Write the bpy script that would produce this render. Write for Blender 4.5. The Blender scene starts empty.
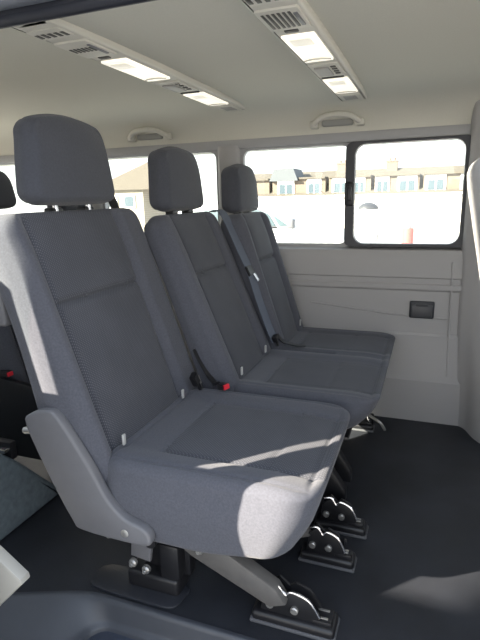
import bpy, bmesh, math, random
from mathutils import Vector, Matrix
random.seed(7)
PI = math.pi
C = bpy.context.scene.collection

# ------------------------------------------------------------------ materials
def newmat(name):
    m = bpy.data.materials.new(name); m.use_nodes = True
    nt = m.node_tree
    return m, nt, nt.nodes, nt.links, nt.nodes['Principled BSDF']

def plain(name, col, rough=0.6, metal=0.0, noise=0.0, nscale=40, bump=0.0, bscale=400, spec=0.5, sheen=0.0, emit=None, estr=0):
    m, nt, N, L, b = newmat(name)
    b.inputs['Roughness'].default_value = rough
    b.inputs['Metallic'].default_value = metal
    b.inputs['Specular IOR Level'].default_value = spec
    b.inputs['Sheen Weight'].default_value = sheen
    b.inputs['Base Color'].default_value = (*col, 1)
    tc = N.new('ShaderNodeTexCoord')
    if noise:
        n = N.new('ShaderNodeTexNoise'); n.inputs['Scale'].default_value = nscale; n.inputs['Detail'].default_value = 5
        L.new(tc.outputs['Object'], n.inputs['Vector'])
        r = N.new('ShaderNodeValToRGB')
        r.color_ramp.elements[0].position = .3; r.color_ramp.elements[1].position = .7
        r.color_ramp.elements[0].color = (*[c*(1-noise) for c in col], 1)
        r.color_ramp.elements[1].color = (*[min(1, c*(1+noise)) for c in col], 1)
        L.new(n.outputs['Fac'], r.inputs['Fac']); L.new(r.outputs['Color'], b.inputs['Base Color'])
    if bump:
        n = N.new('ShaderNodeTexNoise'); n.inputs['Scale'].default_value = bscale; n.inputs['Detail'].default_value = 2
        L.new(tc.outputs['Object'], n.inputs['Vector'])
        bp = N.new('ShaderNodeBump'); bp.inputs['Strength'].default_value = bump; bp.inputs['Distance'].default_value = .002
        L.new(n.outputs['Fac'], bp.inputs['Height']); L.new(bp.outputs['Normal'], b.inputs['Normal'])
    if emit:
        b.inputs['Emission Color'].default_value = (*emit, 1); b.inputs['Emission Strength'].default_value = estr
    return m

def dotted(name, c0, c1, pitch=.0075):
    """woven fabric with a small staggered dot pattern"""
    m, nt, N, L, b = newmat(name)
    b.inputs['Roughness'].default_value = .95; b.inputs['Sheen Weight'].default_value = .12
    b.inputs['Specular IOR Level'].default_value = .2
    tc = N.new('ShaderNodeTexCoord'); sx = N.new('ShaderNodeSeparateXYZ'); L.new(tc.outputs['Object'], sx.inputs[0])
    def math_(op, a, bb=None):
        n = N.new('ShaderNodeMath'); n.operation = op
        for i, v in enumerate((a, bb)):
            if v is None: continue
            if isinstance(v, (int, float)): n.inputs[i].default_value = v
            else: L.new(v, n.inputs[i])
        return n.outputs[0]
    k = 2*PI/pitch
    zz = math_('SUBTRACT', sx.outputs['Z'], sx.outputs['X'])
    p = math_('MULTIPLY', math_('SINE', math_('MULTIPLY', sx.outputs['Y'], k)), math_('SINE', math_('MULTIPLY', zz, k*.8)))
    r = N.new('ShaderNodeValToRGB'); r.color_ramp.elements[0].position = .3; r.color_ramp.elements[1].position = .75
    r.color_ramp.elements[0].color = (*c0, 1); r.color_ramp.elements[1].color = (*c1, 1)
    L.new(p, r.inputs['Fac'])
    n = N.new('ShaderNodeTexNoise'); n.inputs['Scale'].default_value = 9; L.new(tc.outputs['Object'], n.inputs['Vector'])
    mx = N.new('ShaderNodeMix'); mx.data_type = 'RGBA'; mx.blend_type = 'MULTIPLY'; mx.inputs[0].default_value = .35
    L.new(r.outputs['Color'], mx.inputs[6]); L.new(n.outputs['Fac'], mx.inputs[7])
    L.new(mx.outputs[2], b.inputs['Base Color'])
    return m

def glassmat(name, tint=(1, 1, 1), refl=.06):
    m, nt, N, L, b = newmat(name)
    N.remove(b)
    t = N.new('ShaderNodeBsdfTransparent'); t.inputs[0].default_value = (*tint, 1)
    g = N.new('ShaderNodeBsdfGlossy'); g.inputs['Roughness'].default_value = .03
    mx = N.new('ShaderNodeMixShader'); mx.inputs[0].default_value = refl
    L.new(t.outputs[0], mx.inputs[1]); L.new(g.outputs[0], mx.inputs[2])
    L.new(mx.outputs[0], N['Material Output'].inputs['Surface'])
    return m

def brickmat(name, c1, c2, mortar, scale=1.0):
    m, nt, N, L, b = newmat(name)
    b.inputs['Roughness'].default_value = .9
    tc = N.new('ShaderNodeTexCoord'); mp = N.new('ShaderNodeMapping'); mp.inputs['Rotation'].default_value = (PI/2, 0, 0)
    br = N.new('ShaderNodeTexBrick'); br.inputs['Scale'].default_value = scale
    br.inputs['Color1'].default_value = (*c1, 1); br.inputs['Color2'].default_value = (*c2, 1); br.inputs['Mortar'].default_value = (*mortar, 1)
    L.new(tc.outputs['Object'], mp.inputs[0]); L.new(mp.outputs[0], br.inputs['Vector']); L.new(br.outputs['Color'], b.inputs['Base Color'])
    return m

FAB = plain('seat_fabric', (.082, .085, .102), .95, noise=.12, nscale=220, bump=.35, bscale=700, spec=.2, sheen=.15)
FABC = dotted('seat_fabric_dotted', (.068, .071, .086), (.145, .149, .168))
FABSIDE = plain('headrest_fabric', (.064, .067, .080), .95, noise=.10, nscale=220, bump=.3, bscale=700, spec=.2, sheen=.15)
GREYPL = plain('grey_plastic', (.135, .135, .145), .5, noise=.03, bump=.12, bscale=900)
DKPL = plain('dark_plastic', (.030, .032, .038), .45, bump=.1, bscale=600)
BLK = plain('black_plastic', (.012, .012, .014), .4)
CHROME = plain('chrome', (.75, .75, .77), .18, 1.0)
STEEL = plain('steel', (.45, .44, .42), .4, .8)
BEAM = plain('painted_steel_beam', (.105, .10, .095), .5, .0, noise=.1)
HEAD = plain('headliner', (.585, .57, .50), .95, noise=.03, nscale=300, bump=.15, bscale=900, spec=.1)
PANEL = plain('light_grey_trim', (.365, .355, .35), .62, bump=.15, bscale=900)
TRIMDK = plain('window_trim_grey', (.36, .36, .365), .6)
FLOORM = plain('rubber_floor', (.020, .022, .028), .55, noise=.35, nscale=5, bump=.3, bscale=260)
STEPM = plain('step_plastic', (.050, .054, .064), .42, noise=.08, nscale=12, bump=.2, bscale=500)
TREAD = plain('step_tread', (.040, .048, .068), .45, noise=.15, nscale=14, bump=.3, bscale=300)
SEAL = plain('rubber_seal', (.012, .014, .022), .45)
PAINT = plain('silver_blue_paint', (.26, .28, .32), .35, .35)
WHITEP = plain('white_plastic', (.34, .33, .30), .45)
TAG = plain('tag_white', (.42, .42, .41), .7)
RED = plain('red_button', (.75, .03, .05), .4)
BELT = plain('belt_webbing', (.10, .115, .15), .8, bump=.2, bscale=1500)
CARPET = plain('grey_carpet', (.13, .16, .18), .95, noise=.15, nscale=60, bump=.5, bscale=300, spec=.1)
GLASS = glassmat('clear_glass', (.97, 1, .99), .05)
LAMP = plain('lamp_diffuser', (.85, .83, .78), .35, emit=(1, .93, .78), estr=.5)
CONS = plain('console_plastic', (.55, .53, .47), .55)
LENSP = plain('lens_panel_white', (.85, .82, .72), .4, emit=(1, .93, .78), estr=.25)
VENT = plain('vent_dark', (.06, .058, .052), .6)

# ------------------------------------------------------------------ helpers
def setp(o, label=None, cat=None, group=None, kind=None):
    if label: o['label'] = label
    if cat: o['category'] = cat
    if group: o['group'] = group
    if kind: o['kind'] = kind
    return o

def thing(name, label, cat, loc, group=None):
    o = bpy.data.objects.new(name, None); C.objects.link(o)
    o.location = loc; o.empty_display_size = .05
    return setp(o, label, cat, group)

def rootloc(p):
    v = Vector((0, 0, 0))
    while p is not None:
        v += Vector(p.location); p = p.parent
    return v

def obj(name, bm, mats, parent=None, smooth=35, label=None):
    """world-space bmesh -> ONE mesh object (child of parent when given)"""
    me = bpy.data.meshes.new(name)
    bmesh.ops.recalc_face_normals(bm, faces=bm.faces)
    if parent is not None:
        bmesh.ops.translate(bm, verts=bm.verts, vec=-rootloc(parent))
    bm.to_mesh(me); bm.free()
    for m in (mats if isinstance(mats, (list, tuple)) else [mats]): me.materials.append(m)
    if smooth:
        for p in me.polygons: p.use_smooth = True
        me.set_sharp_from_angle(angle=math.radians(smooth))
    o = bpy.data.objects.new(name, me); C.objects.link(o)
    if parent is not None: o.parent = parent
    if label: o['label'] = label
    return o

def struct(name, bm, mats, parent=None, smooth=35):
    o = obj(name, bm, mats, parent, smooth)
    if parent is None: o['kind'] = 'structure'
    return o

def box(bm, x0, x1, y0, y1, z0, z1, bev=0, seg=2, mat=0):
    t = bmesh.new()
    bmesh.ops.create_cube(t, size=1)
    for v in t.verts:
        v.co = Vector(((x0+x1)/2 + v.co.x*(x1-x0), (y0+y1)/2 + v.co.y*(y1-y0), (z0+z1)/2 + v.co.z*(z1-z0)))
    if bev: bmesh.ops.bevel(t, geom=list(t.edges), offset=bev, segments=seg, profile=.5, affect='EDGES')
    merge(bm, t, mat); return bm

def merge(bm, t, mat=0):
    for f in t.faces: f.material_index = mat
    me = bpy.data.meshes.new('tmp'); t.to_mesh(me); t.free()
    bm.from_mesh(me); bpy.data.meshes.remove(me)

def prism(bm, pts, axis, a0, a1, bev=0, seg=2, mat=0):
    """polygon pts (2D) extruded along axis from a0 to a1. axis x:(y,z) y:(x,z) z:(x,y)"""
    def P(p, a):
        return {'x': (a, p[0], p[1]), 'y': (p[0], a, p[1]), 'z': (p[0], p[1], a)}[axis]
    t = bmesh.new()
    A = [t.verts.new(P(p, a0)) for p in pts]; B = [t.verts.new(P(p, a1)) for p in pts]
    n = len(pts)
    t.faces.new(A); t.faces.new(B[::-1])
    for i in range(n): t.faces.new((A[i], B[i], B[(i+1) % n], A[(i+1) % n]))
    bmesh.ops.recalc_face_normals(t, faces=t.faces)
    if bev:
        caps = [e for e in t.edges if len(set(v in A for v in e.verts)) == 1]
        bmesh.ops.bevel(t, geom=caps, offset=bev, segments=seg, profile=.5, affect='EDGES')
    merge(bm, t, mat); return bm

def smoothpts(pts, sub=6, closed=False):
    """Catmull-Rom through 2D/3D points"""
    P = [Vector(p) for p in pts]; n = len(P); out = []
    rng = range(n if closed else n-1)
    for i in rng:
        p0 = P[(i-1) % n] if closed or i > 0 else P[i]
        p1 = P[i]; p2 = P[(i+1) % n]
        p3 = P[(i+2) % n] if closed or i+2 < n else P[(i+1) % n]
        for k in range(sub):
            t = k/sub
            out.append(.5*((2*p1) + (p2-p0)*t + (2*p0-5*p1+4*p2-p3)*t*t + (3*p1-p0-3*p2+p3)*t**3))
    if not closed: out.append(P[-1])
    return out

def tube(bm, pts, r, n=10, mat=0, cap=True):
    P = [Vector(p) for p in pts]; rings = []
    t = bmesh.new(); prev = None
    for i, p in enumerate(P):
        d = (P[min(i+1, len(P)-1)] - P[max(i-1, 0)]).normalized()
        if prev is None:
            up = Vector((0, 0, 1)) if abs(d.z) < .9 else Vector((1, 0, 0))
            s = d.cross(up).normalized()
        else:
            s = (prev - d*prev.dot(d)).normalized()
        prev = s; w = d.cross(s)
        rr = r[i] if isinstance(r, (list, tuple)) else r
        rings.append([t.verts.new(p + s*math.cos(2*PI*k/n)*rr + w*math.sin(2*PI*k/n)*rr) for k in range(n)])
    for a, b in zip(rings, rings[1:]):
        for k in range(n): t.faces.new((a[k], a[(k+1) % n], b[(k+1) % n], b[k]))
    if cap: t.faces.new(rings[0][::-1]); t.faces.new(rings[-1])
    merge(bm, t, mat); return bm

def ribbon(bm, pts, wd, width, thick=.002, mat=0):
    P = [Vector(p) for p in pts]; t = bmesh.new(); rings = []
    for i, p in enumerate(P):
        d = (P[min(i+1, len(P)-1)] - P[max(i-1, 0)]).normalized()
        w = Vector(wd[i] if isinstance(wd, list) else wd); w = (w - d*w.dot(d)).normalized(); nn = d.cross(w)
        rings.append([t.verts.new(p + w*a*width/2 + nn*b*thick/2) for a, b in ((-1, -1), (1, -1), (1, 1), (-1, 1))])
    for a, b in zip(rings, rings[1:]):
        for k in range(4): t.faces.new((a[k], a[(k+1) % 4], b[(k+1) % 4], b[k]))
    t.faces.new(rings[0][::-1]); t.faces.new(rings[-1])
    merge(bm, t, mat); return bm

def disc(bm, c, axis, r, h, n=16, mat=0):
    c = Vector(c); a = Vector(axis).normalized()
    return tube(bm, [c, c+a*h*.7, c+a*h], [r, r, r*.75], n, mat)

def cushion(a, b, rc, t, re, h=None, n=44, rb=.02, bulge=.006, pred=None, side_rings=4, ex=1.7):
    """Upholstered pad: a x b half-sizes in plan with corner radius rc, thickness t, top edge radius re.
    local coords: x in [-a,a], y in [-b,b], z in [0,t]; h(x,y) adds relief to the top; pred(x,y)->True gives material 1"""
    bm = bmesh.new()
    def sp(k):
        u = -1 + 2*k/n
        return math.copysign(1-(1-abs(u))**ex, u)
    def plan(u, v):
        m = max(abs(u), abs(v))
        if m < 1e-9: return 0., 0.
        x, y = a*u/m, b*v/m
        ex, ey = abs(x)-(a-rc), abs(y)-(b-rc)
        if ex > 0 and ey > 0:
            l = math.hypot(ex, ey)
            x = math.copysign(a-rc+ex/l*rc, x); y = math.copysign(b-rc+ey/l*rc, y)
        return x*m, y*m
    def inside(x, y):
        qx, qy = abs(x)-(a-rc), abs(y)-(b-rc)
        return -(math.hypot(max(qx, 0), max(qy, 0)) + min(max(qx, qy), 0) - rc)
    def roll(d, r):
        d = max(0., min(d, r)); return r - math.sqrt(max(0, r*r-(r-d)**2))
    top = {}; bot = {}
    for i in range(n+1):
        for j in range(n+1):
            x, y = plan(sp(i), sp(j)); d = inside(x, y)
            hh = (h(x, y) if h else 0)*min(1, max(0, d)/re if re > 0 else 1)
            top[i, j] = bm.verts.new((x, y, t - roll(d, re) + hh))
            bot[i, j] = bm.verts.new((x, y, roll(d, rb)))
    for i in range(n):
        for j in range(n):
            f = bm.faces.new((top[i, j], top[i+1, j], top[i+1, j+1], top[i, j+1]))
            if pred:
                c = f.calc_center_median()
                if pred(c.x, c.y): f.material_index = 1
            bm.faces.new((bot[i, j], bot[i, j+1], bot[i+1, j+1], bot[i+1, j]))
    loop = [(i, 0) for i in range(n)] + [(n, j) for j in range(n)] + [(i, n) for i in range(n, 0, -1)] + [(0, j) for j in range(n, 0, -1)]
    prev = [bot[k] for k in loop]
    for s in range(1, side_rings+1):
        if s == side_rings: cur = [top[k] for k in loop]
        else:
            f = s/side_rings; cur = []
            for k in loop:
                p, q = bot[k].co, top[k].co; v = p.lerp(q, f)
                nrm = Vector((p.x, p.y, 0)).normalized()
                cur.append(bm.verts.new(v + nrm*bulge*math.sin(PI*f)))
        m = len(loop)
        for k in range(m): bm.faces.new((prev[k], prev[(k+1) % m], cur[(k+1) % m], cur[k]))
        prev = cur
    return bm

def warp(bm, f):
    for v in bm.verts: v.co = Vector(f(v.co.x, v.co.y, v.co.z))
    return bm

def groove(d, depth=.005, w=.005): return -depth*math.exp(-(d/w)**2)
def sstep(e0, e1, x):
    t = max(0, min(1, (x-e0)/(e1-e0))); return t*t*(3-2*t)

def copy_tree(o, parent=None, off=(0, 0, 0)):
    c = o.copy(); C.objects.link(c); c.parent = parent
    if parent is None: c.location = Vector(o.location)+Vector(off)
    for ch in list(o.children): copy_tree(ch, c)
    return c

# ------------------------------------------------------------------ seat pieces
def back_frame(xb, zb, xt, zt):
    u = Vector((xt-xb, 0, zt-zb)).normalized(); n = Vector((u.z, 0, -u.x))
    return Vector((xb, 0, zb)), u, n

def make_backrest(parent, y0, y1, xb, zb, xt, zt, low=.06, t=.105, seam=.67, rc=.05, pf=.69, n=96, pc=0., foot=.45):
    P, u, nn = back_frame(xb, zb, xt, zt)
    P = P - u*low
    L = (Vector((xt, 0, zt)) - P).length
    a = (y1-y0)/2; b = L/2; yc = (y0+y1)/2
    e = a*pf
    seam_y = -b + L*seam
    def h(x, y):
        ex_ = abs(x); ax = abs(x-pc)
        v = .014*sstep(e+.002, e+.030, ax)*(1-.6*sstep(a-.03, a, ex_)) - .004
        v += groove(ax-e, .007, .006)
        if ax < e+.004:
            v += groove(y-seam_y, .012, .007)
            v += .007*(1-((y-seam_y)/(b-seam_y) - .5)**2*4 if y > seam_y else 1-((y+b)/(seam_y+b) - .5)**2*4)*(1-(ax/e)**4)
        v -= .010*max(0, y/b)**6
        return v
    bm = cushion(a, b, rc, t, .024, h, n=n, rb=.016, bulge=.008, pred=lambda x, y: abs(x-pc) < e, ex=1.35)
    def f(x, y, z):
        s = 1 + foot*(1-sstep(-b, b*.5, y))          # thicker foot of the backrest
        return P + u*(b+y) + Vector((0, yc + x, 0)) + nn*((z-t)*s)
    return obj('backrest', warp(bm, f), [FAB, FABC], parent, 70)

def make_headrest(parent, y0, y1, x0, x1, z0, z1, tilt=.12, post_len=.09):
    a = (y1-y0)/2; b = (z1-z0)/2; yc = (y0+y1)/2; t = x1-x0
    def h(x, y): return .012*(1-(x/a)**2) - .016*max(0, y/b)**3 + 0
    bm = cushion(a, b, .032, t, .014, h, n=48, rb=.022, bulge=.007, ex=1.5)
    def f(x, y, z):
        k = 1 - .15*sstep(-b, b, y)
        crown = -.020*(x/a)**2*sstep(0, b, y)
        dx = -tilt*(y+b)
        return (x0 + z + dx, yc + x*k, z0 + b + y + crown)
    hd = obj('headrest', warp(bm, f), FABSIDE, parent, 60)
    for s in (-1, 1):
        pb = bmesh.new(); xm = (x0+x1)/2
        tube(pb, [(xm+tilt*.0, yc+s*a*.42, z0+.03), (xm+.012, yc+s*a*.42, z0-post_len)], .0065, 12)
        obj('headrest_post', pb, CHROME, hd, 60)
    return hd

def headrest_guides(parent, y0, y1, xm, z):
    a = (y1-y0)/2; yc = (y0+y1)/2
    for s in (-1, 1):
        g = bmesh.new(); box(g, xm-.016, xm+.016, yc+s*a*.42-.02, yc+s*a*.42+.02, z-.012, z+.012, .005)
        obj('headrest_guide', g, BLK, parent)

def isofix(parent, x, y, z):
    b = bmesh.new(); box(b, x-.003, x+.003, y-.0055, y+.0055, z-.014, z+.014, .002)
    obj('anchor_tag', b, TAG, parent, label='small white anchor tag')

def make_foot(parent, x0, x1, y0, y1, z=0.0, name='floor_bracket'):
    """black floor lock bracket: low grey-rimmed base, two cheeks with arched hook, bolts"""
    b = bmesh.new()
    box(b, x0, x1, y0, y1, z, z+.030, .010, 3)
    L = x1-x0
    for k, (ya, yb) in enumerate(((y0+.014, y0+.022), (y1-.022, y1-.014))):
        pts = [(x0+.02*L/.2, z+.025), (x0+.03*L/.2, z+.085), (x0+.06*L/.2, z+.105), (x0+.085*L/.2, z+.085), (x0+.10*L/.2, z+.098),
               (x0+.135*L/.2, z+.085), (x0+.16*L/.2, z+.05), (x0+.165*L/.2, z+.025)]
        prism(b, pts, 'y', ya, yb, .002)
    box(b, x1-.055, x1-.008, y0+.012, y1-.012, z+.026, z+.040, .004)
    box(b, x0+.02, x0+.12, y0+.028, y1-.028, z+.025, z+.075, .006)
    f = obj(name, b, BLK, parent)
    r = bmesh.new()
    box(r, x0-.003, x1+.003, y0-.004, y1+.004, z, z+.010, .004)
    obj('rim', r, plain('bracket_rim', (.10, .102, .11), .4) if 'bracket_rim' not in bpy.data.materials else bpy.data.materials['bracket_rim'], f, label='grey rim')
    w = bmesh.new()
    arc = smoothpts([(x0+.03, y0+.010, z+.108), (x0+.065*L/.2, y0+.010, z+.112), (x0+.085*L/.2, y0+.010, z+.092), (x0+.10*L/.2, y0+.010, z+.103),
                     (x0+.14*L/.2, y0+.010, z+.090), (x0+.165*L/.2, y0+.010, z+.052)], 5)
    tube(w, arc, .0035, 8)
    obj('hook_wire', w, CHROME, f, label='bright steel hook wire')
    for dx in (.045, .105):
        d = bmesh.new(); disc(d, (x0+dx*L/.2, y0+.014, z+.052), (0, -1, 0), .010, .008, 12)
        obj('bolt', d, STEEL, f, label='steel bolt')
    for k in range(2):
        d = bmesh.new(); box(d, x1-.045, x1-.018, y0+.02+k*(y1-y0-.046), y0+.026+k*(y1-y0-.046), z+.040, z+.043, .001)
        obj('slot_plate', d, STEEL, f)
    return f

# ================================================================== SETTING
# floor
b = bmesh.new()
box(b, -2.8, 1.7, .885, 2.35, -.05, 0)
prism(b, [(-2.8, .70), (-1.12, .752), (-1.02, .792), (-.93, .828), (-.85, .859), (-.79, .880), (-.74, .886), (-2.8, .886)], 'z', -.05, 0)
struct('floor', b, FLOORM, smooth=0)
# step well by the sliding door
b = bmesh.new()
t = bmesh.new(); rings = []
sw = [Vector((.75, .885)), Vector((.2, .885)), Vector((-.3, .885)), Vector((-.60, .885))] + smoothpts([(-.68, .885), (-.74, .884), (-.79, .878), (-.85, .857), (-.93, .826), (-1.02, .790), (-1.12, .750)], 6)
for i, p in enumerate(sw):
    q = sw[min(i+1, len(sw)-1)] - sw[max(i-1, 0)]
    nn = Vector((q.y, -q.x)).normalized()
    if nn.y > 0: nn = -nn
    k = sstep(-.70, -.88, p.x) if False else max(0, min(1, (-.70-p.x)/.18)); k = k*k*(3-2*k)
    row = []
    for (d, z, g) in ((-.014, -.02, 0), (-.012, .004, 0), (-.002, .006, 0), (.003, .003, .0), (.006, -.006, .02), (.011, -.044, .07), (.015, -.052, .085), (.022, -.055, .10), (.025, -.060, .11), (.027, -.12, .115)):
        dd = d + g*k
        row.append(t.verts.new((p.x+nn.x*dd + (.5*g*k), p.y+nn.y*dd, z)))
    rings.append(row)
for a_, b_ in zip(rings, rings[1:]):
    for k in range(len(a_)-1): t.faces.new((a_[k], a_[k+1], b_[k+1], b_[k]))
merge(b, t)
struct('trim_1', b, STEPM, smooth=50)
b = bmesh.new()
box(b, -1.0, .75, .52, .87, -.13, -.068)
for k in range(6):
    box(b, -.62, .6, .60+k*.04, .612+k*.04, -.07, -.0655, .001)
struct('trim_2', b, TREAD)
# ceiling: headliner, curved down to both sides
cp = smoothpts([(.855, 1.345), (.868, 1.358), (.905, 1.371), (1.0, 1.381), (1.3, 1.386), (1.6, 1.387), (1.95, 1.384), (2.14, 1.374), (2.235, 1.343), (2.285, 1.290), (2.302, 1.235), (2.304, 1.215)], 4)
pts = [(p.x, p.y) for p in cp] + [(2.40, 1.215), (2.36, 1.36), (2.2, 1.43), (1.6, 1.46), (1.0, 1.45), (.86, 1.42), (.845, 1.345)]
b = bmesh.new(); prism(b, pts, 'x', -2.8, 1.75)
struct('ceiling', b, HEAD, smooth=40)
# header above the sliding door, with rubber seal
b = bmesh.new()
prism(b, [(.79, 1.372), (.80, 1.356), (.83, 1.352), (.842, 1.365), (.85, 1.45), (.80, 1.48), (.77, 1.42)], 'x', -2.8, 1.75, .004)
struct('trim_3', b, PAINT, smooth=60)
b = bmesh.new(); tube(b, [(-2.6, .852, 1.342), (-.5, .852, 1.346), (1.2, .852, 1.348)], .014, 14); 
box(b, -2.6, 1.2, .838, .858, 1.345, 1.385, .004)
struct('trim_4', b, SEAL, smooth=60)

# far wall: lined lower panel, pillars and window surround
WY = 2.25
b = bmesh.new()
prism(b, [(WY+.02, -.02), (WY-.02, 0), (WY-.018, .19), (WY-.006, .215), (WY-.002, .395), (WY+.004, .405), (WY+.004, .59),
          (WY-.004, .600), (WY-.004, .618), (WY+.003, .624), (WY+.003, .645), (WY-.003, .651), (WY+.000, .735), (WY+.012, .765), (WY+.05, .775), (WY+.10, .775), (WY+.12, -.02)], 'x', -2.8, 1.7)
struct('wall_far', b, PANEL, smooth=25)
b = bmesh.new()      # inset crease lines of the panel
tube(b, smoothpts([(-.50, WY+.003, .520), (-.30, WY+.003, .500), (-.06, WY+.003, .478), (.09, WY+.003, .474)], 6), .004, 8)
tube(b, [(.095, WY+.000, .72), (.100, WY+.002, .45), (.104, WY-.004, .22)], .005, 8)
struct('trim_5', b, PANEL, smooth=60)
# pillar between the far windows and the two window posts
def pillar(name, x0, x1, z0=.76, z1=1.235):
    b = bmesh.new()
    prism(b, [(x0, 2.33), (x0+.012, 2.285), (x0+.03, 2.268), (x1-.03, 2.268), (x1-.012, 2.285), (x1, 2.33)], 'z', z0, z1, 0)
    return struct(name, b, PANEL, smooth=60)
pillar('trim_6', -.975, -.842)
pillar('trim_7', -1.84, -1.62)
# roof edge trim above the far windows
b = bmesh.new(); prism(b, [(2.30, 1.215), (2.284, 1.222), (2.280, 1.240), (2.292, 1.262), (2.33, 1.262), (2.33, 1.215)], 'x', -2.7, .16)
struct('trim_8', b, TRIMDK, smooth=50)
# B pillar trim by the front seats
b = bmesh.new()
def bp(z):
    k = 1-sstep(0, .55, z)
    return [(.122+.02*k, 2.30), (.132+.022*k, 2.250-.005*k), (.16+.03*k, 2.232-.03*k), (.20+.02*k, 2.215-.095*k), (.26+.01*k, 2.198-.128*k), (.42, 2.18-.12*k), (.55, 2.30)]
t = bmesh.new(); rows = []
zs = [-.02, 0, .05, .12, .22, .32, .42, .55, .75, .95, 1.12, 1.22, 1.30, 1.345]
for z in zs:
    lean = .0 if z < 1.12 else -.10*(z-1.12)*0
    rows.append([t.verts.new((x+lean, y, z)) for x, y in smoothpts(bp(z), 4)])
for r0, r1 in zip(rows, rows[1:]):
    for k in range(len(r0)-1): t.faces.new((r0[k], r0[k+1], r1[k+1], r1[k]))
merge(b, t)
struct('trim_9', b, PANEL, smooth=60)
# far wall ahead of the B pillar (cab door lining) and rear wall, bulkhead sides
b = bmesh.new(); box(b, .5, 1.7, 2.25, 2.30, 0, .80, .01); box(b, 1.55, 1.7, 2.2, 2.30, .8, 1.3)
struct('wall_cab', b, PANEL)
b = bmesh.new(); box(b, -2.8, -2.72, .80, 2.35, 0, .72, .01); box(b, -2.8, -2.72, .80, .95, .7, 1.36); box(b, -2.8, -2.72, 2.2, 2.35, .7, 1.36); box(b, -2.8, -2.72, .8, 2.35, 1.25, 1.4)
struct('wall_rear', b, PANEL)
# dashboard end of the cab
b = bmesh.new(); box(b, 1.45, 1.75, .8, 2.3, 0, .72, .05, 3)
struct('wall_front', b, DKPL)
# near side behind the sliding door opening
b = bmesh.new()
box(b, -2.75, -1.30, .715, .765, -.1, .76, .01); box(b, -1.42, -1.30, .715, .79, .7, 1.36, .01); box(b, -2.75, -2.6, .715, .79, .7, 1.36, .01)
box(b, -2.75, -1.75, .715, .79, .7, 1.40, .01)  # closed panel added out of view to keep the rear dark
struct('wall_near', b, PANEL)
b = bmesh.new(); prism(b, [(.72, -.1), (.76, -.1), (.76, .75), (.80, 1.30), (.76, 1.30), (.72, .75)], 'x', .32, .48, .006)
struct('trim_10', b, PANEL)
b = bmesh.new(); box(b, .48, 1.6, .715, .765, -.1, .74, .02)
struct('wall_cab_near', b, PANEL)

# windows on the far side
def pane(name, x0, x1, z0, z1, y, parent):
    b = bmesh.new(); box(b, x0, x1, y, y+.004, z0, z1); return obj(name, b, GLASS, parent, 0)
def rrect(x0, x1, z0, z1, r, n=6):
    out = []
    for cx, cz, a0 in ((x1-r, z1-r, 0), (x0+r, z1-r, PI/2), (x0+r, z0+r, PI), (x1-r, z0+r, 1.5*PI)):
        for k in range(n+1):
            a = a0 + PI/2*k/n; out.append((cx+r*math.cos(a), cz+r*math.sin(a)))
    return out
def ring(bm, outer, inner, y0, y1, mat=0):
    t = bmesh.new(); n = len(outer)
    R = [[t.verts.new((p[0], y, p[1])) for p in P] for P, y in ((outer, y0), (inner, y0), (inner, y1), (outer, y1))]
    for a_ in range(4):
        A, B = R[a_], R[(a_+1) % 4]
        for k in range(n): t.faces.new((A[k], A[(k+1) % n], B[(k+1) % n], B[k]))
    merge(bm, t, mat)

w1 = thing('window_1', None, None, (-.6, 2.3, .78)); w1['kind'] = 'structure'
b = bmesh.new(); ring(b, rrect(-.855, -.342, .770, 1.236, .02), rrect(-.836, -.352, .788, 1.212, .035), 2.292, 2.315)
obj('frame', b, TRIMDK, w1, 50); pane('pane', -.85, -.345, .775, 1.23, 2.304, w1)
w2 = thing('window_2', None, None, (-.1, 2.3, .78)); w2['kind'] = 'structure'
b = bmesh.new(); ring(b, rrect(-.360, .146, .777, 1.219, .03), rrect(-.321, .113, .790, 1.209, .045), 2.270, 2.312)
obj('frame', b, DKPL, w2, 50); pane('pane', -.34, .125, .78, 1.22, 2.290, w2)
b = bmesh.new(); box(b, -.360, -.318, 2.250, 2.275, .955, 1.055, .008); box(b, -.350, -.328, 2.238, 2.252, .975, 1.035, .005)
obj('latch', b, BLK, w2)
w3 = thing('window_3', None, None, (-1.2, 2.3, .78)); w3['kind'] = 'structure'
b = bmesh.new(); ring(b, rrect(-1.65, -.955, .770, 1.236, .02), rrect(-1.62, -.975, .788, 1.214, .035), 2.292, 2.315)
obj('frame', b, TRIMDK, w3, 50); pane('pane', -1.64, -.96, .775, 1.23, 2.304, w3)
w4 = thing('window_4', None, None, (-2.2, 2.3, .78)); w4['kind'] = 'structure'
b = bmesh.new(); ring(b, rrect(-2.74, -1.82, .770, 1.236, .02), rrect(-2.70, -1.84, .788, 1.214, .035), 2.292, 2.315)
obj('frame', b, TRIMDK, w4, 50); pane('pane', -2.72, -1.83, .775, 1.23, 2.304, w4)

# open sliding door, slid back; slot, bars and top shaped for the sunbeams
d1 = thing('door_1', None, None, (-1.4, .5, 0)); d1['kind'] = 'structure'
b = bmesh.new()
Y0, Y1 = .47, .50
box(b, -2.05, -.73, Y0, Y1, -.25, .69)
box(b, -.832, -.73, Y0, Y1, .69, 1.36)
prism(b, [(-.895, .69), (-.895, 1.36), (-1.275, 1.36), (-1.135, .78), (-1.135, .69)], 'y', Y0, Y1)
prism(b, [(-1.200, .80), (-1.262, 1.07), (-1.36, 1.07), (-1.30, .80)], 'y', Y0, Y1)  # added slanted bar, narrows the sun strip on the backrest
box(b, -.895, -.835, Y0, Y1, 1.20, 1.36)
box(b, -2.05, -1.13, Y0, Y1, .69, .81)
box(b, -2.05, -1.95, Y0, Y1, .81, 1.36); box(b, -2.05, -.73, Y0, Y1, 1.29, 1.56)  # top raised to keep sun off the headrest
obj('door_skin', b, PAINT, d1, 0)
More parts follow.
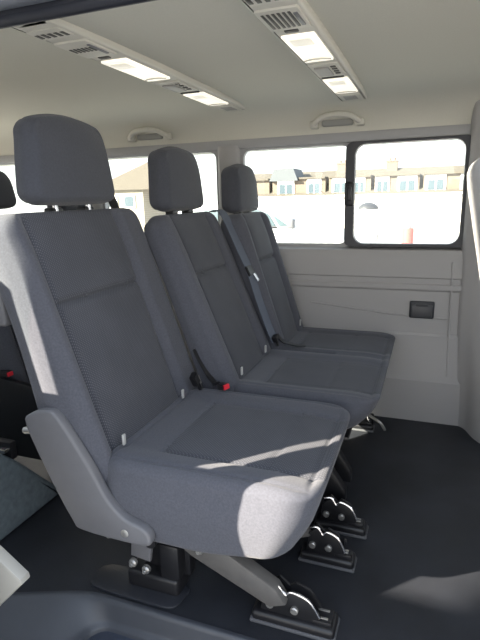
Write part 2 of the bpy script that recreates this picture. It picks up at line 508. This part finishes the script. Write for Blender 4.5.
b = bmesh.new(); box(b, -1.95, -1.21, .485, .489, .80, 1.29); obj('pane', b, GLASS, d1, 0)
b = bmesh.new(); prism(b, [(-.83, .40), (-.80, .385), (-.688, .306), (-.686, .296), (-.757, .222), (-.83, .205)], 'y', .600, .625, .004)
obj('edge_cover', b, WHITEP, d1, 40, 'white plastic edge cover')
b = bmesh.new(); box(b, -.84, -.79, .495, .605, .24, .38); obj('hinge_arm', b, DKPL, d1)

# ================================================================== SEATS
# --- single seat
S = thing('passenger_seat', 'single grey fabric seat nearest the open door, with sunlit cushion corner', 'seat', (-.45, 1.11, 0))
make_backrest(S, .862, 1.412, -.688, .40, -.880, .985, low=.08, t=.10, pf=.65, pc=-.030)
make_headrest(S, .972, 1.292, -.948, -.868, .998, 1.212, tilt=.05)
headrest_guides(S, .980, 1.288, -.915, .975)
def seat_cushion(parent, x0, x1, y0, y1, zt, t, splits=(), re=.030, rc=.07, seams=(.13, .40), lift=.045, n=84):
    a = (x1-x0)/2; bb = (y1-y0)/2; xc = (x0+x1)/2; yc = (y0+y1)/2
    segs = [y0-yc] + [s-yc for s in splits] + [y1-yc]
    def local(y):
        for s0, s1 in zip(segs, segs[1:]):
            if y <= s1 or s1 == segs[-1]: return y-(s0+s1)/2, (s1-s0)/2
    def h(x, y):
        ly, hw = local(y); e = hw*.62; dxb = x+a
        v = -.010*(1-sstep(e-.01, e+.05, abs(ly)))
        if dxb > seams[0]-.004:
            v += groove(abs(ly)-e, .005, .005)
        if abs(ly) < e+.003:
            v += groove(dxb-seams[0], .005, .005) + groove(dxb-seams[1], .004, .005)
        for s in splits: v += groove(y-(s-yc), .016, .010)
        v -= .010*sstep(a*.55, a, x)
        ed = min(a-abs(x), bb-abs(y)); v += groove(ed-.030, .004, .005)
        return v
    bm = cushion(a, bb, rc, t, re, h, n=n, rb=.03, bulge=.010,
                 pred=lambda x, y: abs(local(y)[0]) < local(y)[1]*.62 and x+a > seams[0] and x+a < seams[1]+.4)
    def f(x, y, z):
        fr = sstep(-a*.2, a, x)
        zz = zt - t + z + (1-z/t)*lift*fr          # underside rises to the front
        xx = xc + x - (1-z/t)*.075*fr              # front face rakes back
        return (xx, yc+y, zz)
    return obj('cushion', warp(bm, f), [FAB, FABC], parent, 60)
seat_cushion(S, -.705, -.168, .866, 1.370, .418, .205, lift=.025)
# side cover of the recliner
b = bmesh.new()
sc = smoothpts([(-.868, .490), (-.850, .522), (-.800, .537), (-.775, .526), (-.738, .475), (-.692, .401), (-.656, .335), (-.615, .295), (-.572, .281), (-.552, .264), (-.553, .238), (-.600, .232), (-.735, .236), (-.765, .262), (-.815, .360)], 4, True)
prism(b, [(p.x, p.y) for p in sc], 'y', .836, .864, .007, 3)
cov = obj('side_cover', b, GREYPL, S, 50, 'grey plastic recliner side cover')
b = bmesh.new(); disc(b, (-.615, .838, .258), (0, -1, 0), .010, .004, 16); obj('screw', b, STEEL, cov)
b = bmesh.new(); disc(b, (-.885, .87, .46), (-1, -.3, 0), .009, .02, 12); obj('pivot_bolt', b, STEEL, cov)
# recline lever behind the backrest
b = bmesh.new(); box(b, -.985, -.925, .872, .965, .715, .800, .012, 3); box(b, -.995, -.982, .88, .955, .73, .785, .004)
obj('tilt_handle', b, GREYPL, S, 40, 'grey plastic tilt handle')
# tags
isofix(S, -.672, .945, .432); isofix(S, -.672, 1.262, .428)
# frame under the cushion
b = bmesh.new()
t = bmesh.new()
prism(b, [(-.565, .245), (-.50, .235), (-.285, .115), (-.262, .078), (-.30, .062), (-.50, .150), (-.58, .205)], 'y', .935, .975, .006)
obj('support_beam', b, BEAM, S, 40, 'sloping grey steel beam'); b = bmesh.new()
prism(b, [(-.565, .245), (-.50, .235), (-.285, .115), (-.262, .078), (-.30, .062), (-.50, .150), (-.58, .205)], 'y', 1.192, 1.228, .006)
obj('support_beam', b, BEAM, S, 40, 'sloping grey steel beam')
b = bmesh.new(); box(b, -.66, -.32, .92, 1.33, .222, .240, .004); tube(b, [(-.58, .88, .21), (-.58, 1.34, .21)], .016, 12)
obj('seat_pan', b, BLK, S)
make_foot(S, -.352, -.150, .945, 1.015)
make_foot(S, -.290, -.140, 1.185, 1.240)
# rear bracket
b = bmesh.new(); box(b, -.700, -.550, .945, 1.02, 0, .052, .010, 3); box(b, -.67, -.53, .985, 1.02, .04, .19, .008); box(b, -.60, -.545, .95, 1.0, .05, .15, .006)
rb_ = obj('rear_bracket', b, BLK, S)
b = bmesh.new(); prism(b, [(-.660, .205), (-.598, .205), (-.612, .112), (-.668, .118)], 'y', .925, .938, .003); obj('lug_plate', b, GREYPL, rb_, label='grey lug plate')
for (x, y, z) in ((-.712, .915, .182), (-.655, .92, .108), (-.618, .92, .098), (-.47, .93, .185)):
    b = bmesh.new(); disc(b, (x, y, z), (0, -1, 0), .011, .012, 12); disc(b, (x, y-.01, z), (0, -1, 0), .006, .008, 10); obj('bolt', b, STEEL, rb_, label='steel bolt')
b = bmesh.new(); tube(b, [(-.712, .915, .182), (-.712, .96, .182)], .012, 10); obj('pivot_pin', b, STEEL, rb_)
# floor plate
b = bmesh.new(); prism(b, [(p.x, p.y) for p in smoothpts([(-.80, .92), (-.74, .905), (-.60, .905), (-.548, .912), (-.535, .95), (-.555, .99), (-.78, .995)], 4, True)], 'z', 0, .008, .003)
setp(obj('floor_plate', b, plain('floor_plate', (.026, .028, .035), .4, bump=.2, bscale=300)), 'dark rounded floor plate under rear bracket of single seat', 'floor plate')

# --- double bench on the far side
B = thing('bench_seat', 'two person grey fabric bench against the far window side', 'bench', (-.35, 1.76, 0))
make_backrest(B, 1.400, 1.828, -.568, .41, -.792, .960, low=.07, t=.088, foot=.25, pf=.64)
make_backrest(B, 1.834, 2.200, -.532, .42, -.696, .945, low=.07, t=.095, foot=.3, pf=.62)
make_headrest(B, 1.478, 1.762, -.880, -.800, .966, 1.170, tilt=.05)
make_headrest(B, 1.895, 2.145, -.795, -.712, .944, 1.130, tilt=.04)
headrest_guides(B, 1.478, 1.762, -.835, .955)
headrest_guides(B, 1.895, 2.145, -.745, .940)
seat_cushion(B, -.600, -.100, 1.400, 2.205, .418, .165, splits=(1.831,), n=80, seams=(.12, .33), lift=.05)
isofix(B, -.560, 1.475, .440); isofix(B, -.560, 1.735, .440)
isofix(B, -.522, 2.13, .450)
b = bmesh.new(); box(b, -.52, -.20, 1.44, 2.16, .255, .270, .004)
for y in (1.41, 1.53, 2.07):
    prism(b, [(-.50, .255), (-.30, .250), (-.20, .10), (-.20, .06), (-.26, .06), (-.46, .18)], 'y', y, y+.035, .005)
obj('seat_pan', b, BLK, B)
make_foot(B, -.282, -.126, 1.335, 1.392)
make_foot(B, -.300, -.180, 2.05, 2.11)
b = bmesh.new(); tube(b, smoothpts([(-.23, 2.05, .10), (-.19, 2.03, .085), (-.15, 2.02, .065), (-.13, 2.03, .03)], 5), .006, 10)
obj('release_bar', b, STEEL, B)
b = bmesh.new(); box(b, -.58, -.46, 1.40, 2.1, 0, .05, .01); box(b, -.56, -.5, 1.42, 1.46, .04, .27, .005); box(b, -.56, -.5, 2.04, 2.08, .04, .27, .005)
obj('rear_bracket', b, BLK, B)

# --- buckles and belts
def buckle(label, base, tip, red=True, group=None):
    base, tip = Vector(base), Vector(tip)
    k = thing('seat_belt_buckle', label, 'buckle', base, group)
    d = (tip-base)
    b = bmesh.new(); tube(b, smoothpts([base, base+d*.4+Vector((0, .004, .006)), base+d*.6], 4), .006, 8); obj('stalk', b, BLK, k, 50)
    b = bmesh.new(); ribbon(b, [base+d*.5, base+d*.75, tip], (0, 1, 0), .028, .018); 
    bmesh.ops.bevel(b, geom=list(b.edges), offset=.003, segments=2, affect='EDGES'); obj('housing', b, BLK, k, 40)
    if red:
        b = bmesh.new(); ribbon(b, [tip-d.normalized()*.004, tip+d.normalized()*.004], (0, 1, 0), .022, .014); obj('release_button', b, RED, k, 40, 'red release button')
    return k
buckle('black buckle with red button lying between single seat and bench', (-.61, 1.352, .432), (-.560, 1.335, .436))
buckle('black buckle stalk standing upright at backrest foot of single seat', (-.645, 1.335, .405), (-.655, 1.300, .478), red=False)
buckle('black buckle at middle of bench where backrest meets cushion', (-.535, 1.815, .430), (-.545, 1.800, .475), red=False)
k = thing('lap_belt', 'black lap belt strap falling between single seat and bench', 'seat belt', (-.65, 1.36, .41))
b = bmesh.new(); ribbon(b, smoothpts([(-.690, 1.395, .530), (-.670, 1.393, .490), (-.640, 1.388, .445), (-.615, 1.382, .420)], 5), (.35, .9, 0), .020, .003); obj('strap', b, BLK, k, 50)
b = bmesh.new(); ribbon(b, [(-.668, 1.352, .452), (-.658, 1.350, .428)], (0, 1, 0), .024, .006); obj('tongue', b, STEEL, k, 40, 'steel tongue')
k = thing('lap_belt', 'short dark belt end lying on bench cushion beside middle buckle', 'seat belt', (-.50, 1.77, .43))
b = bmesh.new(); ribbon(b, smoothpts([(-.545, 1.845, .470), (-.525, 1.855, .440), (-.495, 1.865, .428), (-.465, 1.86, .425), (-.44, 1.87, .425)], 5), (.2, 1, 0), .024, .003); obj('strap', b, BLK, k, 50)

k = thing('seat_belt', 'blue grey seat belt hanging down the seam between the two bench backrests', 'seat belt', (-.70, 1.76, .9))
path = [(-.80, 1.822, .950), (-.765, 1.820, .955), (-.735, 1.816, .918), (-.685, 1.812, .812), (-.643, 1.812, .720), (-.608, 1.812, .612), (-.572, 1.812, .513), (-.545, 1.812, .450)]
b = bmesh.new(); ribbon(b, smoothpts(path, 6), (.25, 1, 0), .046, .003); obj('strap', b, BELT, k, 60)
b = bmesh.new(); ribbon(b, [(-.653, 1.812, .745), (-.636, 1.812, .708)], (.1, 1, 0), .050, .012); bmesh.ops.bevel(b, geom=list(b.edges), offset=.003, segments=2, affect='EDGES')
tg = obj('tongue_grip', b, BLK, k, 40)
b = bmesh.new(); ribbon(b, [(-.634, 1.827, .716), (-.618, 1.835, .684)], (.1, 1, 0), .022, .004); obj('tongue', b, CHROME, tg, 40, 'bright steel tongue')
# rear belt on far post
k = thing('seat_belt', 'dark seat belt with pillar guide seen through gap behind the single headrest', 'seat belt', (-1.53, 2.25, 1.06))
b = bmesh.new(); box(b, -1.575, -1.525, 2.225, 2.25, 1.03, 1.08, .010, 3); box(b, -1.66, -1.55, 2.25, 2.275, 1.045, 1.065, .006); obj('guide', b, GREYPL, k)
b = bmesh.new(); ribbon(b, smoothpts([(-1.55, 2.225, 1.05), (-1.52, 2.215, 1.0), (-1.485, 2.20, .93), (-1.44, 2.18, .83), (-1.40, 2.15, .70)], 5), (.9, .1, .4), .045, .003); obj('strap', b, BLK, k, 60)

# --- rear bench
Rr = thing('rear_bench', 'dark grey rear bench behind the single seat, only its edge in view', 'bench', (-1.4, 1.65, 0))
make_backrest(Rr, 1.30, 1.70, -1.36, .38, -1.50, .93, t=.10)
make_backrest(Rr, 1.705, 2.08, -1.36, .38, -1.50, .93, t=.10)
make_headrest(Rr, 1.29, 1.525, -1.57, -1.462, .985, 1.125, tilt=.05)
make_headrest(Rr, 1.78, 2.00, -1.57, -1.475, .955, 1.06, tilt=.05)
seat_cushion(Rr, -1.42, -1.09, 1.30, 2.08, .345, .12, splits=(1.70,), n=48, re=.04)
b = bmesh.new(); box(b, -1.40, -1.15, 1.33, 2.05, .18, .24, .01)
for y in (1.40, 1.98): box(b, -1.36, -1.20, y, y+.05, 0, .20, .008)
obj('base_frame', b, BLK, Rr)
b = bmesh.new(); prism(b, [(-1.12, .20), (-1.10, .34), (-1.22, .38), (-1.45, .405), (-1.62, .405), (-1.62, .10), (-1.20, .10)], 'y', 1.262, 1.288, .008); obj('shade_panel', b, BLK, Rr)  # added black panel standing in for the shade beside the rear bench
buckle('black buckle with red button on rear bench beside single backrest', (-1.43, 1.272, .414), (-1.355, 1.270, .418))
# wheel arch cover
b = bmesh.new()
prism(b, [(p.x, p.y) for p in smoothpts([(.772, 0), (.772, .33), (.86, .345), (.96, .315), (1.06, .235), (1.16, .12), (1.235, .03), (1.245, 0)], 4)], 'x', -1.95, -1.16, .02, 3)
setp(obj('wheel_arch_cover', b, CARPET, None, 50), 'blue grey carpeted wheel arch hump behind the single seat', 'wheel arch cover')
k = thing('anchor_bar', 'short chrome anchor bar on top of the carpeted wheel arch', 'anchor', (-1.13, .97, .315))
b = bmesh.new(); box(b, -1.26, -1.165, 1.03, 1.055, .262, .275, .004); obj('bar', b, CHROME, k)
b = bmesh.new(); box(b, -1.26, -1.17, 1.058, 1.085, .225, .285, .006); obj('mount', b, BLK, k)

# --- front seat
Fs = thing('front_seat', 'grey front seat with sunlit back at right edge of the cabin', 'seat', (.3, 1.06, 0))
def front_back():
    P, u, n = back_frame(.316, .36, .166, 1.085)
    L = (Vector((.166, 0, 1.085))-P).length
    bm = cushion(.205, L/2, .08, .11, .04, None, n=40, rb=.035, bulge=.008)
    return warp(bm, lambda x, y, z: P + u*(L/2+y) + Vector((0, 1.065+x, 0)) + n*(z-.11) + Vector((-.06*(1-sstep(.9, 1.1, z+9)) * 0, 0, 0)))
obj('backrest', front_back(), [plain('front_seat_back_lit', (.36, .36, .36), .9, noise=.05, bump=.2)], Fs, 60)  # seat fabric made lighter, sunlight put into its colour
bm = cushion(.24, .205, .07, .16, .05, None, n=30, rb=.03)
obj('cushion', warp(bm, lambda x, y, z: (.48+x, 1.065+y, .28+z)), [FAB], Fs, 60)
make_headrest(Fs, .94, 1.14, .118, .195, 1.115, 1.26, tilt=0)
b = bmesh.new(); box(b, .28, .68, .90, 1.23, 0, .29, .03, 3); obj('pedestal', b, DKPL, Fs)

# ================================================================== ROOF FITTINGS
def console(xc, w, label, grille=(1.092, 1.185)):
    k = thing('roof_console', label, 'roof console', (xc, 1.65, 1.355), 'roof lamp consoles')
    zc = 1.3875
    x0, x1 = xc-w/2, xc+w/2
    b = bmesh.new()
    prism(b, [(p.x, p.y) for p in smoothpts([(x0, 1.00), (x0, 2.13), (x0+.02, 2.20), (xc, 2.215), (x1-.02, 2.20), (x1, 2.13), (x1, 1.00), (x1-.02, .95), (xc, .945), (x0+.02, .95)], 3, True)], 'z', zc-.020, zc+.004, .006, 3)
    hs = obj('housing', b, CONS, k, 40)
    zf = zc-.020
    def plate(name, ya, yb, m, wd=.78, dz=.003, lab=None, parent=k):
        b = bmesh.new(); box(b, xc-w*wd/2, xc+w*wd/2, ya, yb, zf-dz, zf+.004, .002); return obj(name, b, m, parent, 35, lab)
    # slotted vent
    v = plate('slot_panel', .985, 1.045, CONS, .8)
    for i in range(5):
        b = bmesh.new(); box(b, xc-w*.36+i*w*.16, xc-w*.36+i*w*.16+w*.09, 1.005, 1.03, zf-.0045, zf, .001); obj('slot', b, VENT, v)
    v = plate('air_vent', 1.075, 1.205, CONS, .84, .005)
    for i in range(6):
        b = bmesh.new(); xx = xc-w*.34+i*w*.105; box(b, xx, xx+w*.055, grille[0], grille[1], zf-.0065, zf-.003, .0005); obj('slot', b, VENT, v)
    b = bmesh.new(); box(b, xc+w*.28, xc+w*.36, 1.10, 1.18, zf-.0075, zf-.004, .001); obj('thumb_wheel', b, GREYPL, v)
    b = bmesh.new(); box(b, xc-w*.2, xc+w*.1, 1.215, 1.232, zf-.004, zf, .002); obj('clip_slot', b, VENT, v)
    for (ya, yb) in ((1.255, 1.500), (1.745, 1.985)):
        l = plate('reading_lamp', ya, yb, LAMP, .74, .006, 'glowing warm white lamp lens')
        b = bmesh.new(); box(b, xc-w*.24, xc+w*.24, ya+.02, ya+.075, zf-.0085, zf-.004, .003); obj('lens_panel', b, LENSP, l)
        b = bmesh.new(); tube(b, smoothpts([(xc-w*.34, yb-.02, zf-.006), (xc-w*.15, yb-.035, zf-.0075), (xc+w*.15, yb-.035, zf-.0075), (xc+w*.34, yb-.02, zf-.006)], 4), .0025, 6); obj('lens_rib', b, CONS, l, 60)
    sw_ = plate('switch_panel', 1.545, 1.705, CONS, .80, .004)
    b = bmesh.new(); box(b, xc-w*.30, xc+w*.10, 1.575, 1.675, zf-.009, zf-.003, .003); obj('switch', b, plain('switch_grey', (.30, .29, .27), .5) if 'switch_grey' not in bpy.data.materials else bpy.data.materials['switch_grey'], sw_)
    for i in range(4):
        b = bmesh.new(); box(b, xc+w*.16, xc+w*.30, 1.57+i*.028, 1.583+i*.028, zf-.0065, zf-.003, .001); obj('slot', b, VENT, sw_)
    b = bmesh.new(); box(b, xc-w*.36, xc+w*.30, 1.722, 1.731, zf-.0045, zf, .001); obj('gap_line', b, VENT, hs)
    e = plate('end_cap', 2.03, 2.16, CONS, .74, .004)
    b = bmesh.new(); box(b, xc-w*.22, xc+w*.22, 2.05, 2.125, zf-.0055, zf-.003, .002); obj('cap_recess', b, bpy.data.materials['switch_grey'], e)
    return k
console(-.318, .108, 'long roof console with two lit lamps, nearer the front seats')
console(-.822, .108, 'long roof console with two lit lamps, above the single seat', (1.120, 1.150))

def grab(xc, w, label):
    k = thing('grab_handle', label, 'grab handle', (xc, 2.27, 1.31), 'ceiling grab handles')
    y0 = 2.262
    pts = smoothpts([(xc-w/2, y0+.018, 1.297), (xc-w/2+.012, y0-.012, 1.303), (xc-w*.28, y0-.030, 1.322), (xc, y0-.034, 1.330), (xc+w*.28, y0-.030, 1.322), (xc+w/2-.012, y0-.012, 1.303), (xc+w/2, y0+.018, 1.297)], 6)
    b = bmesh.new(); tube(b, pts, .0115, 12); obj('grip', b, CONS, k, 60)
    for s in (-1, 1):
        b = bmesh.new(); box(b, xc+s*(w/2-.006)-.018, xc+s*(w/2-.006)+.018, y0-.010, y0+.035, 1.282, 1.312, .007, 3); obj('end_mount', b, CONS, k)
    b = bmesh.new(); box(b, xc-w*.33, xc+w*.33, y0+.004, y0+.04, 1.288, 1.318, .01, 3); obj('recess_pad', b, plain('pad_grey', (.30, .30, .28), .7) if 'pad_grey' not in bpy.data.materials else bpy.data.materials['pad_grey'], k)
grab(-.400, .205, 'pale plastic grab handle above the sliding window')
grab(-1.315, .215, 'pale plastic grab handle above the rear side window')

# ashtray flush in the far wall
k = thing('ashtray', 'dark grey ashtray with flip lid set in the pale side panel', 'ashtray', (-.015, 2.25, .51))
b = bmesh.new(); box(b, -.066, .036, 2.243, 2.262, .472, .548, .008, 3); obj('bezel', b, DKPL, k)
b = bmesh.new(); box(b, -.058, .028, 2.238, 2.248, .478, .535, .004); lid = obj('lid', b, plain('ashtray_lid', (.06, .06, .066), .4), k)
b = bmesh.new(); box(b, -.04, .01, 2.234, 2.242, .527, .538, .002); obj('lip', b, DKPL, lid)

# ================================================================== OUTSIDE
b = bmesh.new()
t = bmesh.new()
rows = [(-60, -.6), (14, -.6), (38, -1.9), (260, -1.9)]
vs = [[t.verts.new((x, y, z)) for x in (-150, 150)] for y, z in rows]
for a_, b_ in zip(vs, vs[1:]): t.faces.new((a_[0], a_[1], b_[1], b_[0]))
merge(b, t)
struct('ground', b, plain('pale_paving', (.48, .47, .45), .9, noise=.1, nscale=.6), smooth=0)
BRICK = brickmat('orange_brick', (.13, .098, .072), (.16, .125, .095), (.21, .19, .165), 5)
TILE = brickmat('roof_tile', (.105, .092, .076), (.122, .108, .088), (.083, .073, .060), 3)
RENDER = plain('cream_render', (.80, .74, .70), .9)
WGLASS = plain('house_glass', (.065, .092, .11), .3)
UPVC = plain('white_upvc', (.85, .85, .84), .5)
SLATE = plain('grey_slate', (.10, .11, .12), .8)

def house(x0, x1, y, label, wins, brick, chim=None, gable=None, ez=.95, rz=3.15):
    k = thing('terraced_house', label, 'house', ((x0+x1)/2, y, -1.9), 'terraced houses across the road')
    b = bmesh.new(); box(b, x0, x1, y, y+7, -1.9, ez+.1); obj('wall', b, RENDER, k, 0)
    b = bmesh.new(); prism(b, [(y-.35, ez), (y-.35, ez+.15), (y+3.5, rz), (y+7.3, ez+.15), (y+7.3, ez)], 'x', x0, x1); obj('roof', b, TILE, k, 0)
    b = bmesh.new(); box(b, x0, x1, y-.42, y-.30, ez-.05, ez+.08); obj('gutter', b, UPVC, k, 0)
    # dormer storey of hung tiles and windows
    b = bmesh.new(); box(b, x0+.15, x1-.15, y-.02, y+2.6, ez+.08, ez+1.45); obj('dormer', b, BRICK, k, 0)
    for (wx, ww) in wins:
        b = bmesh.new(); box(b, wx, wx+ww, y-.10, y, ez+.12, ez+1.42); f = obj('window', b, UPVC, k, 0)
        b = bmesh.new(); box(b, wx+ww*.12, wx+ww*.46, y-.13, y-.10, ez+.3, ez+1.05); obj('pane', b, WGLASS, f, 0)
        b = bmesh.new(); box(b, wx+ww*.54, wx+ww*.88, y-.13, y-.10, ez+.3, ez+1.05); obj('pane', b, WGLASS, f, 0)
    b = bmesh.new(); box(b, x0+.15, x1-.15, y-.3, y+2.7, ez+1.45, ez+1.60); obj('dormer_roof', b, TILE, k, 0)
    if gable:
        gx0, gx1 = gable
        b = bmesh.new(); prism(b, [(gx0-.2, ez+1.35), (gx1+.2, ez+1.35), (gx1-.2, ez+2.35), (gx0+.25, ez+2.35)], 'y', y-.5, y+2.5); obj('gable_roof', b, SLATE, k, 0, 'grey slate roof')
    if chim:
        b = bmesh.new(); box(b, chim-.45, chim+.45, y+3, y+3.9, rz-.4, rz+.6); box(b, chim-.5, chim+.5, y+2.95, y+3.95, rz+.5, rz+.62)
        for s in (-.2, .2): tube(b, [(chim+s, y+3.45, rz+.6), (chim+s, y+3.45, rz+.85)], .11, 10)
        obj('chimney', b, BRICK, k, 0)
    return k
HY = 43
house(-17.5, -13.2, HY, 'pale tiled house behind the white car roof', [(-16.6, 1.5)], 0)
house(-13.2, -8.3, HY, 'tiled house with grey slate gable over a tall window', [(-12.6, 1.5), (-10.0, 1.2)], 0, gable=(-13.0, -10.9))
house(-8.3, -4.6, HY, 'tiled house with chimney seen behind the window bar', [(-7.9, 1.5), (-6.1, .9)], 0, chim=-7.6)
house(-4.6, -.9, HY, 'tiled house between window bar and second dormer gap', [(-4.4, 1.1), (-2.7, 1.5)], 0, chim=-3.4)
house(-.9, 3.8, HY, 'tiled house at far end of the terrace by the front pillar', [(-.6, 1.5), (1.9, 1.3)], 0)
# house in the rear window
k = thing('gabled_house', 'pale brick house with low pitched roof in the rear side window', 'house', (-28, 43, -1.9))
b = bmesh.new(); box(b, -31, -26, 43, 50, -1.9, 2.0); obj('wall', b, brickmat('pale_brick', (.23, .205, .16), (.25, .225, .18), (.28, .26, .22), 2.5), k, 0)
b = bmesh.new(); prism(b, [(-31.6, 2.0), (-31.6, 2.2), (-24.6, 4.6), (-24.6, 2.0)], 'y', 42.6, 50.5); obj('roof', b, TILE, k, 0)
for wx in (-30.2, -28.2):
    b = bmesh.new(); box(b, wx, wx+1.3, 42.9, 43, .3, 1.5); f = obj('window', b, UPVC, k, 0)
    b = bmesh.new(); box(b, wx+.15, wx+1.15, 42.87, 42.9, .42, 1.38); obj('pane', b, WGLASS, f, 0)

# white car, facing right
CARW = plain('white_car_paint', (.82, .83, .84), .25)
CARG = plain('car_glass', (.085, .12, .135), .3)
k = thing('parked_car', 'white parked car with pale blue side window, beyond the fixed window', 'car', (-3.0, 9.2, -.6))
side = smoothpts([(-5.3, -.30), (-5.32, .10), (-5.2, .42), (-4.9, .70), (-4.4, .86), (-3.6, .90), (-2.95, .84), (-2.55, .66), (-2.2, .42), (-1.6, .30), (-1.25, .15), (-1.18, -.15), (-1.25, -.32)], 5)
b = bmesh.new(); prism(b, [(p.x, p.y) for p in side], 'y', 8.15, 9.85, .09, 3); obj('body', b, CARW, k, 40)
b = bmesh.new(); prism(b, [(-3.55, .44), (-3.52, .79), (-3.0, .775), (-2.78, .68), (-2.62, .44)], 'y', 8.12, 8.16, .01); obj('front_window', b, CARG, k, 40)
b = bmesh.new(); prism(b, [(-2.56, .44), (-2.70, .66), (-2.62, .62), (-2.36, .44)], 'y', 8.12, 8.16, .005); obj('quarter_window', b, CARG, k, 40)
b = bmesh.new(); prism(b, [(-4.7, .44), (-4.5, .76), (-3.65, .79), (-3.63, .44)], 'y', 8.12, 8.16, .01); obj('rear_window', b, CARG, k, 40)
b = bmesh.new(); box(b, -2.36, -2.22, 7.95, 8.14, .40, .58, .03, 3); obj('mirror', b, GREYPL, k, 40)
b = bmesh.new(); box(b, -3.62, -2.60, 8.13, 8.16, .40, .425, .004); obj('sill_strip', b, BLK, k)
for x in (-4.55, -1.95):
    b = bmesh.new(); tube(b, [(x, 8.12, -.30), (x, 8.32, -.30)], .30, 24); w = obj('wheel', b, BLK, k, 40)
    b = bmesh.new(); tube(b, [(x, 8.10, -.30), (x, 8.14, -.30)], .19, 20); obj('hub_cap', b, STEEL, w, 40)
k.location = (-3.0-.24, 9.2+1.5, -.6)
# bollard and leaning lamp
k = thing('bollard', 'slim red post with grey top outside the sliding window', 'post', (-.315, 8, -.6))
b = bmesh.new(); tube(b, [(-.315, 8, -.6), (-.315, 8, .50)], .085, 14); obj('post', b, plain('post_red', (.42, .085, .07), .6), k, 50)
b = bmesh.new(); tube(b, [(-.322, 8, .50), (-.322, 8, .62), (-.322, 8, .70)], [.05, .07, .045], 14); obj('cap', b, plain('post_grey', (.40, .38, .40), .6), k, 50)
k = thing('garden_lamp', 'dark domed lamp on a thin leaning pole outside the sliding window', 'lamp', (-.85, 8, -.6))
b = bmesh.new(); tube(b, smoothpts([(-.86, 8, -.6), (-.87, 8, .35), (-.96, 8, .62), (-.97, 8, .80)], 5), .012, 8); obj('pole', b, plain('pole_grey', (.42, .42, .44), .5), k, 60)
b = bmesh.new(); tube(b, [(-.91, 8, .78), (-.91, 8, .83), (-.91, 8, .87), (-.91, 8, .89)], [.16, .145, .09, .02], 18); obj('lamp_dome', b, DKPL, k, 60)
b = bmesh.new(); box(b, -.94, -.75, 7.95, 8.05, .30, .37, .02); box(b, -.80, -.74, 7.96, 8.04, .36, .45, .015); obj('bracket', b, GREYPL, k)

# unseen wall added behind the van to bound the low sun's beam
XE = -.19-.87-8.0
b = bmesh.new(); box(b, XE, XE+3, -9, -8, -.6, 7.6)
prism(b, [(XE-.01, 7.6), (XE+3.01, 7.6), (XE+1.5, 8.4)], 'y', -9, -8)
struct('sun_block_wall', b, brickmat('behind_brick', (.55, .42, .34), (.6, .47, .38), (.6, .58, .54), 4), smooth=0)
b = bmesh.new(); box(b, -3.0, -2.0, -1.7, -1.5, -.6, 1.70); box(b, -3.03, -1.97, -1.73, -1.47, 1.70, 1.76, .01)  # unseen lower wall, added to keep the sun off the cabin floor
struct('sun_block_wall_low', b, bpy.data.materials['behind_brick'], smooth=0)

# ================================================================== LIGHT
w = bpy.data.worlds.new('world'); bpy.context.scene.world = w; w.use_nodes = True
N, L = w.node_tree.nodes, w.node_tree.links
bg = N['Background']
tc = N.new('ShaderNodeTexCoord'); sx = N.new('ShaderNodeSeparateXYZ'); L.new(tc.outputs['Generated'], sx.inputs[0])
r = N.new('ShaderNodeValToRGB'); L.new(sx.outputs['Z'], r.inputs['Fac'])
r.color_ramp.elements[0].position = 0; r.color_ramp.elements[0].color = (.98, .97, .93, 1)
r.color_ramp.elements[1].position = .6; r.color_ramp.elements[1].color = (.72, .83, 1.0, 1)
L.new(r.outputs['Color'], bg.inputs['Color']); bg.inputs['Strength'].default_value = 1.55
sl = bpy.data.lights.new('sun', 'SUN'); sl.energy = 19.0; sl.angle = math.radians(.53); sl.color = (1, .90, .75)
so = bpy.data.objects.new('sun', sl); C.objects.link(so)
so.rotation_euler = Vector((1, 1, -.67)).to_track_quat('-Z', 'Y').to_euler(); so.location = (-6, -6, 6)

# ================================================================== CAMERA
cd = bpy.data.cameras.new('camera'); co = bpy.data.objects.new('camera', cd); C.objects.link(co)
cd.sensor_fit = 'VERTICAL'; cd.sensor_height = 36; cd.lens = 500/640*36; cd.clip_start = .02; cd.clip_end = 500
def view_basis():
    f = 500.; vx, vy, roll = 433, 193, -.025
    d = Vector(((vx-240)/f, -(vy-320)/f, 1)).normalized()
    d2 = Vector(((vx-100-240)/f, -((vy-100*roll)-320)/f, 1))
    u = d2.cross(d).normalized()
    if u.y < 0: u = -u
    x = d.cross(u)
    if x.x < 0: x = -x
    return x, d, u
X_, Y_, Z_ = view_basis()
# columns: camera right, up, back in van coordinates
m = Matrix(((X_.x, X_.y, -X_.z), (Y_.x, Y_.y, -Y_.z), (Z_.x, Z_.y, -Z_.z)))
co.matrix_world = Matrix.Translation((0, 0, 1.0)) @ m.to_4x4()
sc_ = bpy.context.scene
sc_.camera = co
sc_.view_settings.view_transform = 'Standard'; sc_.view_settings.look = 'None'
sc_.view_settings.exposure = 0.65; sc_.view_settings.gamma = 1; sc_.view_settings.use_curve_mapping = False
sc_.cycles.use_denoising = True
sc_.cycles.max_bounces = 10; sc_.cycles.diffuse_bounces = 6; sc_.cycles.transparent_max_bounces = 12
